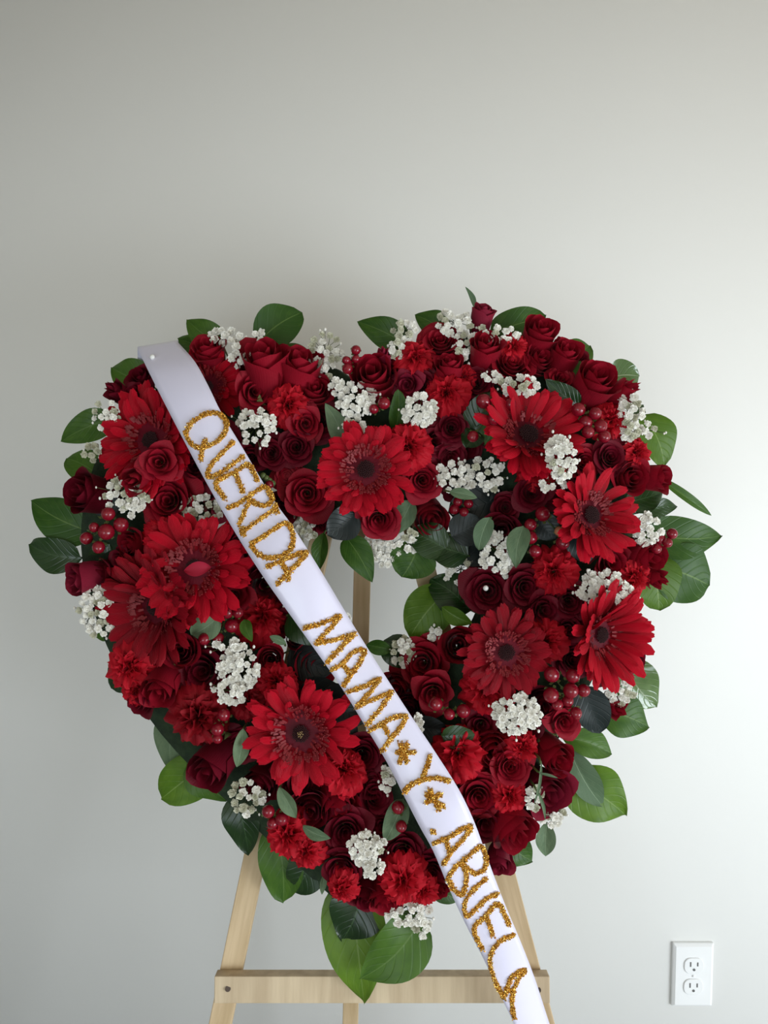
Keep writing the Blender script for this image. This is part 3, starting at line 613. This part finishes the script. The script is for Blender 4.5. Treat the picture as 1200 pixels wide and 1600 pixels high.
for gi, g in enumerate(BER):
    cxp = sum(b[0] for b in g)/len(g); cyp = sum(b[1] for b in g)/len(g); hh_ = height(cxp, cyp)+.022 + (.012 if gi in (3, 4, 14) else 0)
    root = bpy.data.objects.new('berry_sprig', None); COL.objects.link(root); base = P(cxp, cyp, hh_-.05); root.location = base
    st = MB(); fork = P(cxp, cyp, hh_-.022)-base; st.tube([(0, 0, 0), fork], .0014, 5)
    for (x, y, r) in g:
        c = P(x, y, hh_+rnd.uniform(-.004, .004))-base; ax = (c-fork+N*.02+Vector((rnd.uniform(-.01, .01), 0, rnd.uniform(-.01, .01)))).normalized()
        pale = (x, y) == (874, 830)
        b = obj('berry', ME_BP if pale else ME_B, root); b.matrix_local = Matrix.Translation(c) @ frame(ax, rnd.uniform(0, 6)) @ Matrix.Scale(r*SC*.93, 4)
        if pale: b['label'] = 'pale orange berry'
        obj('calyx', ME_C, b)
        st.tube([fork, (fork+c)/2-N*.003, c-ax*r*SC], .0008, 4)
    if len(g) == 1:
        for q in range(4): st.ball(P(411+q*5, 743+q*4, hh_)-base, .004, 7, 5)
    obj('stem', st.mesh('stem', M_['stem']), root)
    ITEMS.append((root, 'berry sprig', cxp, cyp, '%s glossy red berries' % {1: 'one', 2: 'two', 3: 'three', 4: 'four', 6: 'six', 8: 'eight'}[len(g)]))
# ------------------------------------------------------------------ baby's breath
def floret(seed, m):
    r = random.Random(seed); b = MB()
    for ly, (n, ln, up) in enumerate(((9, .95, -.15), (8, .92, .40), (7, .80, .85), (4, .62, 1.3))):
        for k in range(n):
            a = 2*PI*k/n+r.uniform(-.3, .3)+ly
            def fn(u, v, a=a, ln=ln, up=up, q=r.uniform(.8, 1.15)):
                U = 2*u-1; l = ln*q*v; w_ = .36*math.sin(PI*min(1, .15+.66*v))
                return ((l*math.cos(up)+.05)*math.cos(a)-U*w_*math.sin(a), (l*math.cos(up)+.05)*math.sin(a)+U*w_*math.cos(a), l*math.sin(up)+.22*w_*U*U+.1*v*math.sin(7*U+a))
            b.grid(fn, 2, 3)
    b.ball((0, 0, -.05), .5, 8, 6)
    return b.mesh('floret', M_[m])
FL = [floret(i, 'bb') for i in range(4)]; FLD = [floret(i+9, 'bbd') for i in range(3)]
BUD = MB().ball((0, 0, 0), 1, 6, 5, 1.3).mesh('bud', M_['bb'])
BBC = [ # x,y,rx,ry,n,dim,dh
 (358,527,30,12,11,0,.0),(374,556,14,20,8,.1,.006),(403,525,8,9,3,0,0),(508,553,25,36,24,.4,.0),(398,668,33,30,22,0,.016),(557,626,30,26,24,0,.016),(528,608,13,13,8,0,.012),
 (550,665,20,10,6,.2,.014),(655,641,25,24,19,0,.018),(632,517,18,20,10,.3,.004),(620,546,14,16,8,.6,.004),(712,506,28,22,16,.1,.006),(724,540,16,24,10,.5,.004),
 (775,522,35,12,13,.1,.010),(762,590,22,8,5,0,.020),(812,603,32,14,17,.1,.024),(876,714,24,34,26,.05,.058),(862,756,20,10,5,0,.045),(984,650,20,38,24,.3,.016),(1014,672,22,12,6,.1,.01),
 (712,745,30,26,21,0,.022),(760,742,30,26,17,.1,.022),(612,850,48,18,26,0,.004),(592,870,24,16,12,.05,.0),(778,868,26,36,25,0,.022),(720,890,26,34,19,.6,.0),
 (1012,828,22,24,16,0,.018),(944,922,40,28,30,0,.026),(196,772,38,26,22,.3,.020),(208,792,20,14,8,.1,.022),(314,798,33,22,22,.3,.018),(476,822,17,28,15,.5,.0),
 (148,950,26,34,26,.4,.004),(155,985,22,12,7,.6,.0),(372,1045,32,36,32,0,.026),(364,1080,30,20,14,0,.026),(356,1010,28,10,5,0,.024),(385,1246,28,26,17,.5,.012),
 (603,1220,11,22,8,.2,.02),(566,1325,22,26,19,0,.024),(583,1356,14,16,8,.1,.022),(596,1320,22,12,5,.1,.022),(640,1428,34,18,17,0,.006),(660,1450,14,14,6,.2,.004),
 (808,1115,36,32,34,0,.030),(628,1016,18,22,14,.3,.004),(684,990,10,14,4,.2,.004),(968,1078,24,24,15,.2,.014),(862,1276,22,14,12,.3,.012),(836,1246,12,18,8,.4,.02),(166,650,20,24,14,.6,.01),
 (142,708,14,12,8,.6,.006),(651,1130,8,12,3,0,.03),(540,965,8,14,3,.2,.03),(640,835,10,8,4,.4,.01)]
for ci, (x, y, rx, ry, n, dim, dh) in enumerate(BBC):
    r = random.Random(100+ci); hh_ = height(x, y)+dh; base = P(x, y, max(.004, hh_-.05))
    root = bpy.data.objects.new('babys_breath_sprig', None); COL.objects.link(root); root.location = base
    st = MB(); fork = P(x, y, hh_-.022)-base; st.tube([(0, 0, 0), fork*.6+Vector((.001, 0, 0)), fork], .0009, 4)
    pts = []
    for _ in range(n*14):
        a = r.uniform(0, 6.28); q = math.sqrt(r.random())
        u, v = x+rx*q*math.cos(a), y+ry*q*math.sin(a)
        if all((u-p[0])**2+(v-p[1])**2 > 66 for p in pts): pts.append((u, v, q))
        if len(pts) >= n: break
    for (u, v, q) in pts:
        c = P(u, v, hh_+.009*(1-q*q)+r.uniform(-.004, .002))-base; s = r.uniform(4.8, 7.4)*SC*(1.0-.12*dim)
        f = obj('floret', r.choice(FLD) if r.random() < dim else r.choice(FL), root)
        ax = (N+Vector((r.uniform(-.5, .5), 0, r.uniform(-.4, .5)))+(c-fork)*12).normalized()
        f.matrix_local = Matrix.Translation(c) @ frame(ax, r.uniform(0, 6)) @ Matrix.Scale(s, 4)
        st.tube([fork, (fork+c)/2+Vector((r.uniform(-.002, .002), 0, r.uniform(-.002, .002))), c-ax*s*.3], .0004, 3)
    for _ in range(max(3, n//4)):
        a = r.uniform(0, 6.28); q = r.uniform(.9, 1.3); c = P(x+rx*q*math.cos(a), y+ry*q*math.sin(a), hh_-.002)-base
        f = obj('bud', BUD, root); f.matrix_local = Matrix.Translation(c) @ Matrix.Scale(r.uniform(1.4, 2.3)*SC, 4)
        st.tube([fork, c], .0004, 3)
    obj('stems', st.mesh('stems', M_['stem']), root)
    ITEMS.append((root, "baby's breath", x, y, "white baby's breath tuft" if dim < .35 else "cream baby's breath tuft"))
# ------------------------------------------------------------------ ribbon
LE = [(215,545),(229,574),(252,620),(283,680),(323,755),(368,833),(414,905),(460,970),(497,1022),(532,1072),(568,1130),(604,1190),(632,1245),(655,1290),(677,1330),(701,1387),(727,1443),(755,1497),(782,1555),(806,1606),(826,1650)]
RE = [(278,535),(305,566),(327,606),(346,645),(378,698),(427,780),(457,822),(497,885),(530,940),(562,993),(600,1053),(640,1115),(678,1172),(716,1232),(741,1284),(762,1342),(787,1408),(813,1470),(836,1530),(860,1604),(878,1652)]
HR = [.040,.078,.100,.110,.116,.122,.128,.124,.114,.108,.106,.105,.106,.108,.106,.098,.086,.076,.068,.060,.054]
rows = crs([(a[0], a[1], b[0], b[1], h) for a, b, h in zip(LE, RE, HR)], 4, False)
BOT = 4*20
ro = P(480, 1000, .1)
def ribpt(rw, t, lift=0):
    px = rw[0]+(rw[2]-rw[0])*t; py = rw[1]+(rw[3]-rw[1])*t
    k = (rows.index(rw)/len(rows)) if False else 0
    return P(px, py, rw[4]+.004*math.sin(PI*t)+RIPT(rw, t)+lift)
def RIPT(rw, t):
    y = (rw[1]+rw[3])/2
    kink = math.exp(-((y-1268)/24)**2)
    return .0016*math.sin(y*.021+t*1.5)*(1-t*.3)+.006*kink*(t-.3)-.010*max(0, (y-1480)/120)*t*1.6
rb = MB()
NT = 8
for i, rw in enumerate(rows):
    for j in range(NT+1): rb.v.append(tuple(ribpt(rw, j/NT)-ro)); rb.uv.append((j/NT, i/len(rows)))
for i in range(len(rows)-1):
    for j in range(NT): a = i*(NT+1)+j; rb.f.append((a, a+NT+1, a+NT+2, a+1))
# the top end folds back over the upper edge of the heart, the lower end hangs down
a0 = len(rb.v)
for q, (dy, dh) in enumerate(((-3, -.006), (0, -.018), (12, -.030), (26, -.036))):
    for j in range(NT+1):
        t = j/NT; rw = rows[0]; rb.v.append(tuple(P(rw[0]+(rw[2]-rw[0])*t, rw[1]+(rw[3]-rw[1])*t+dy, rw[4]+dh)-ro)); rb.uv.append((t, 0))
for q in range(4):
    for j in range(NT):
        A_ = (j if q == 0 else a0+(q-1)*(NT+1)+j); B_ = a0+q*(NT+1)+j; rb.f.append((A_, A_+1, B_+1, B_))
last = (len(rows)-1)*(NT+1); z0 = len(rb.v); dwn = Vector(rb.v[last])-Vector(rb.v[last-4*(NT+1)])
for q in range(1, 5):
    for j in range(NT+1): rb.v.append(tuple(Vector(rb.v[last+j])+dwn*q*.7+Vector((0, 0, -.02*q*.3)))); rb.uv.append((j/NT, 1))
for q in range(4):
    for j in range(NT):
        A_ = (last+j if q == 0 else z0+(q-1)*(NT+1)+j); B_ = z0+q*(NT+1)+j; rb.f.append((A_, B_, B_+1, A_+1))
ribbon = obj('ribbon', rb.mesh('ribbon', M_['ribbon']), None, ro)
sd = ribbon.modifiers.new('thick', 'SOLIDIFY'); sd.thickness = .0005; sd.offset = 0
tag(ribbon, 'white satin ribbon with gold glitter lettering laid diagonally across the heart wreath', 'ribbon')
def on_ribbon(px, py):
    best = None
    for i in range(len(rows)-1):
        for f in (0, .5):
            a, b = rows[i], rows[i+1]; rw = tuple(a[c]+(b[c]-a[c])*f for c in range(5))
            dx, dy = rw[2]-rw[0], rw[3]-rw[1]; t = ((px-rw[0])*dx+(py-rw[1])*dy)/(dx*dx+dy*dy); t = max(.03, min(.97, t))
            ex = rw[0]+dx*t-px; ey = rw[1]+dy*t-py; e = ex*ex+ey*ey
            if best is None or e < best[0]: best = (e, rw, t)
    _, rw, t = best; h = rw[4]+.004*math.sin(PI*t)+RIPT(rw, t)
    return P(px, py, h+.0012)
TXT = [('Q',[[(290,677),(300,660),(322,647),(340,646),(351,655),(354,667),(345,685),(327,696),(313,700),(297,692),(290,677)],[(321,687),(316,702),(314,720)]]),
('U',[[(366,689),(345,710),(330,727),(324,742),(335,744),(357,730),(381,712)]]),
('E',[[(352,780),(342,767),(337,755),(347,747),(367,737),(386,726),(395,735),(402,752)],[(367,739),(374,754),(380,769)]]),
('R',[[(356,794),(380,782),(410,761),(421,770),(425,782),(415,790),(400,787),(388,779)],[(390,782),(382,800),(373,820)]]),
('I',[[(378,832),(405,812),(429,796)],[(429,789),(434,801)],[(377,826),(382,836)]]),
('D',[[(391,850),(415,836),(446,817),(457,832),(457,850),(447,865),(425,872),(405,867),(392,852)]]),
('A',[[(416,886),(442,875),(465,866),(479,864),(465,880),(450,895),(433,914)],[(440,878),(447,892),(452,907)]]),
('M',[[(474,982),(500,975),(531,962),(520,977),(493,1006),(522,1000),(555,990),(532,1012),(510,1036)]]),
('A',[[(516,1047),(535,1037),(550,1020),(569,1016),(562,1035),(547,1057),(536,1072)],[(535,1037),(546,1053)]]),
('M',[[(542,1082),(570,1072),(594,1060),(580,1080),(556,1105),(585,1092),(613,1081),(595,1107),(572,1134)]]),
('A',[[(577,1142),(595,1132),(617,1121),(634,1120),(627,1135),(610,1155),(596,1174)],[(597,1132),(607,1147)]]),
('star',[[(625,1161),(630,1177),(637,1192)],[(637,1161),(630,1177),(624,1192)],[(649,1175),(630,1177),(621,1175)]]),
('Y',[[(672,1181),(667,1197),(660,1217)],[(703,1221),(682,1216),(660,1219),(642,1227),(631,1239)]]),
('star',[[(672,1233),(678,1250),(686,1266)],[(688,1240),(678,1248),(665,1254)],[(666,1240),(680,1252),(694,1261)]]),
('dot',[[(675,1299),(678,1301)]]),
('A',[[(676,1319),(700,1309),(720,1297),(736,1291),(725,1310),(707,1330),(693,1351)],[(696,1312),(702,1330)]]),
('B',[[(700,1372),(710,1357),(730,1340),(750,1323),(759,1340),(757,1357),(742,1365),(723,1351)],[(725,1352),(729,1370),(725,1392),(719,1398),(706,1385),(700,1372)]]),
('U',[[(761,1372),(740,1390),(726,1412),(729,1431),(742,1422),(760,1405),(778,1396)]]),
('E',[[(754,1484),(745,1467),(741,1450),(755,1435),(770,1418),(780,1413),(787,1427),(796,1446)],[(759,1432),(765,1445),(770,1463)]]),
('L',[[(804,1461),(783,1470),(769,1487),(766,1508),(776,1537),(788,1561)]]),
('A',[[(789,1556),(800,1527),(820,1516),(806,1537),(800,1567),(804,1592)],[(791,1546),(803,1550)]])]
GR = {}
for li, (ch, strokes) in enumerate(TXT):
    m = MB(); r = random.Random(li); org = None
    for stp in strokes:
        dense = crs(stp, 5, False) if len(stp) > 2 and ch not in ('M',) else crs(stp, 5, False) if ch != 'M' else None
        if dense is None:
            dense = []
            for a, b in zip(stp, stp[1:]):
                k = 6; dense += [(a[0]+(b[0]-a[0])*i/k, a[1]+(b[1]-a[1])*i/k) for i in range(k)]
            dense.append(stp[-1])
        pts = [on_ribbon(*p) for p in dense]
        if org is None: org = pts[0].copy()
        rad = [.0030+r.uniform(-.0004, .0007) for _ in pts]
        m.tube([p-org-N*.0026 for p in pts], rad, 8)
        # loose grains of glitter riding on the line of glue
        for p, q in zip(pts, pts[1:]):
            for _ in range(16):
                c = p.lerp(q, r.random())+Vector((r.uniform(-1, 1), 0, r.uniform(-1, 1)))*.0028+N*r.uniform(-.0002, .0012)-org
                s_ = r.uniform(.0004, .0011); rot = Matrix.Rotation(r.uniform(0, 6), 3, (r.random()-.5, r.random()-.5, r.random()-.5)); m.box(c, s_, s_, s_*.35, rot)
    o = obj('letter' if len(ch) == 1 else ch, m.mesh('glitter_letter', M_['gold'], False), ribbon, org-ro)
    o['label'] = 'gold glitter letter '+ch if len(ch) == 1 else 'gold glitter '+ch
# ------------------------------------------------------------------ pins, loose petal
def pin(px, py, h, lb):
    o = bpy.data.objects.new('pearl_pin', None); COL.objects.link(o); o.location = P(px, py, h)
    obj('pin_head', MB().ball((0, 0, 0), .0034, 12, 8).mesh('pin_head', M_['pearl']), o)
    obj('pin_shaft', MB().tube([N*-.001, N*-.016], .0004, 5).mesh('pin_shaft', M_['screw']), o); tag(o, lb, 'pin')
rp = on_ribbon(238, 558); pin(238, 558, (rp-P0).dot(N)+.002, 'pearl-headed pin through the top end of the ribbon')
pin(759, 919, height(762, 923)+.032, 'pearl-headed pin stuck in the dark rose right of the heart opening')
lp = obj('loose_petal', None)
bpy.data.objects.remove(lp)
B_ = P(288, 892, height(308, 888)+.078); T_ = P(331, 886, height(308, 888)+.078)
def lpf(u, v):
    U = 2*u-1; wv = .0085*math.sin(PI*v)**.8; d = T_-B_
    return d*v+YP*(U*wv)+N*(.003*U*U+.002*math.sin(PI*v))
lp = obj('loose_petal', MB().grid(lpf, 6, 10).mesh('loose_petal', petal_mat('loose_petal', (.26, .006, .02), (.42, .02, .05))), None, B_)
tag(lp, 'single loose rose petal lying on the centre of a red gerbera', 'petal')
# ------------------------------------------------------------------ labels: look, then the nearest landmark and the order of like things from it
LM = [('the gerbera left of the letter Q', 238, 690), ('the gerbera holding a loose petal', 308, 888), ('the gerbera under the heart notch', 572, 735),
      ('the gerbera in the upper right lobe', 822, 681), ('the pale-centred largest gerbera', 472, 1143), ('the black-eyed gerbera below the pearl-pinned rose', 790, 1018),
      ('the letter Q', 320, 675), ('the letter Y', 665, 1215), ('the letter B', 730, 1360), ('the word MAMA', 555, 1065), ('the letter D', 425, 845),
      ('the lower tip of the heart', 590, 1420), ('the heart notch', 545, 570), ('the heart opening', 600, 930), ('the pearl pin on the rose', 759, 919)]
DIRS = ['right of', 'upper right of', 'above', 'upper left of', 'left of', 'lower left of', 'below', 'lower right of']
ORD = ['nearest', 'second nearest', 'third nearest', 'fourth nearest', 'fifth nearest', 'sixth nearest', 'seventh nearest', 'eighth nearest']
GRP = {'rose': 'red roses in the heart wreath', 'carnation': 'red carnations in the heart wreath', 'leaf': 'green leaves of the heart wreath',
       'berry sprig': 'red berry sprigs in the heart wreath', "baby's breath": "white baby's breath in the heart wreath", 'gerbera': 'red gerberas in the heart wreath'}
CATN = {'rose': 'rose', 'carnation': 'carnation', 'leaf': 'leaf', 'berry sprig': 'berries', "baby's breath": "baby's breath", 'gerbera': 'gerbera'}
def octant(dx, dy): return int(round(math.atan2(-dy, dx)/(PI/4))) % 8
used = set()
for o, kind, px, py, look in ITEMS:
    if kind == 'gerbera': lb = look
    else:
        cand = []
        for nm, lx, ly in LM:
            dd = math.hypot(px-lx, py-ly)
            if dd < 14: continue
            oc_ = octant(px-lx, py-ly)
            rank = sum(1 for q in ITEMS if q[1] == kind and q[4] == look and q[0] != o and octant(q[2]-lx, q[3]-ly) == oc_ and (math.hypot(q[2]-lx, q[3]-ly), id(q[0])) < (dd, id(o)))
            cand.append((rank*90+dd, rank, oc_, nm))
        cand.sort()
        for _, rank, oc_, nm in cand:
            lb = look+', '+ORD[min(rank, 7)]+' such one '+DIRS[oc_]+' '+nm
            if lb not in used: break
        else: print('DUP', lb)
        lb = lb.replace(' such one', '')
    if '--' in lb or len(lb.split()) > 16: print('LAB', lb)
    used.add(lb); tag(o, lb, CATN[kind], GRP[kind])
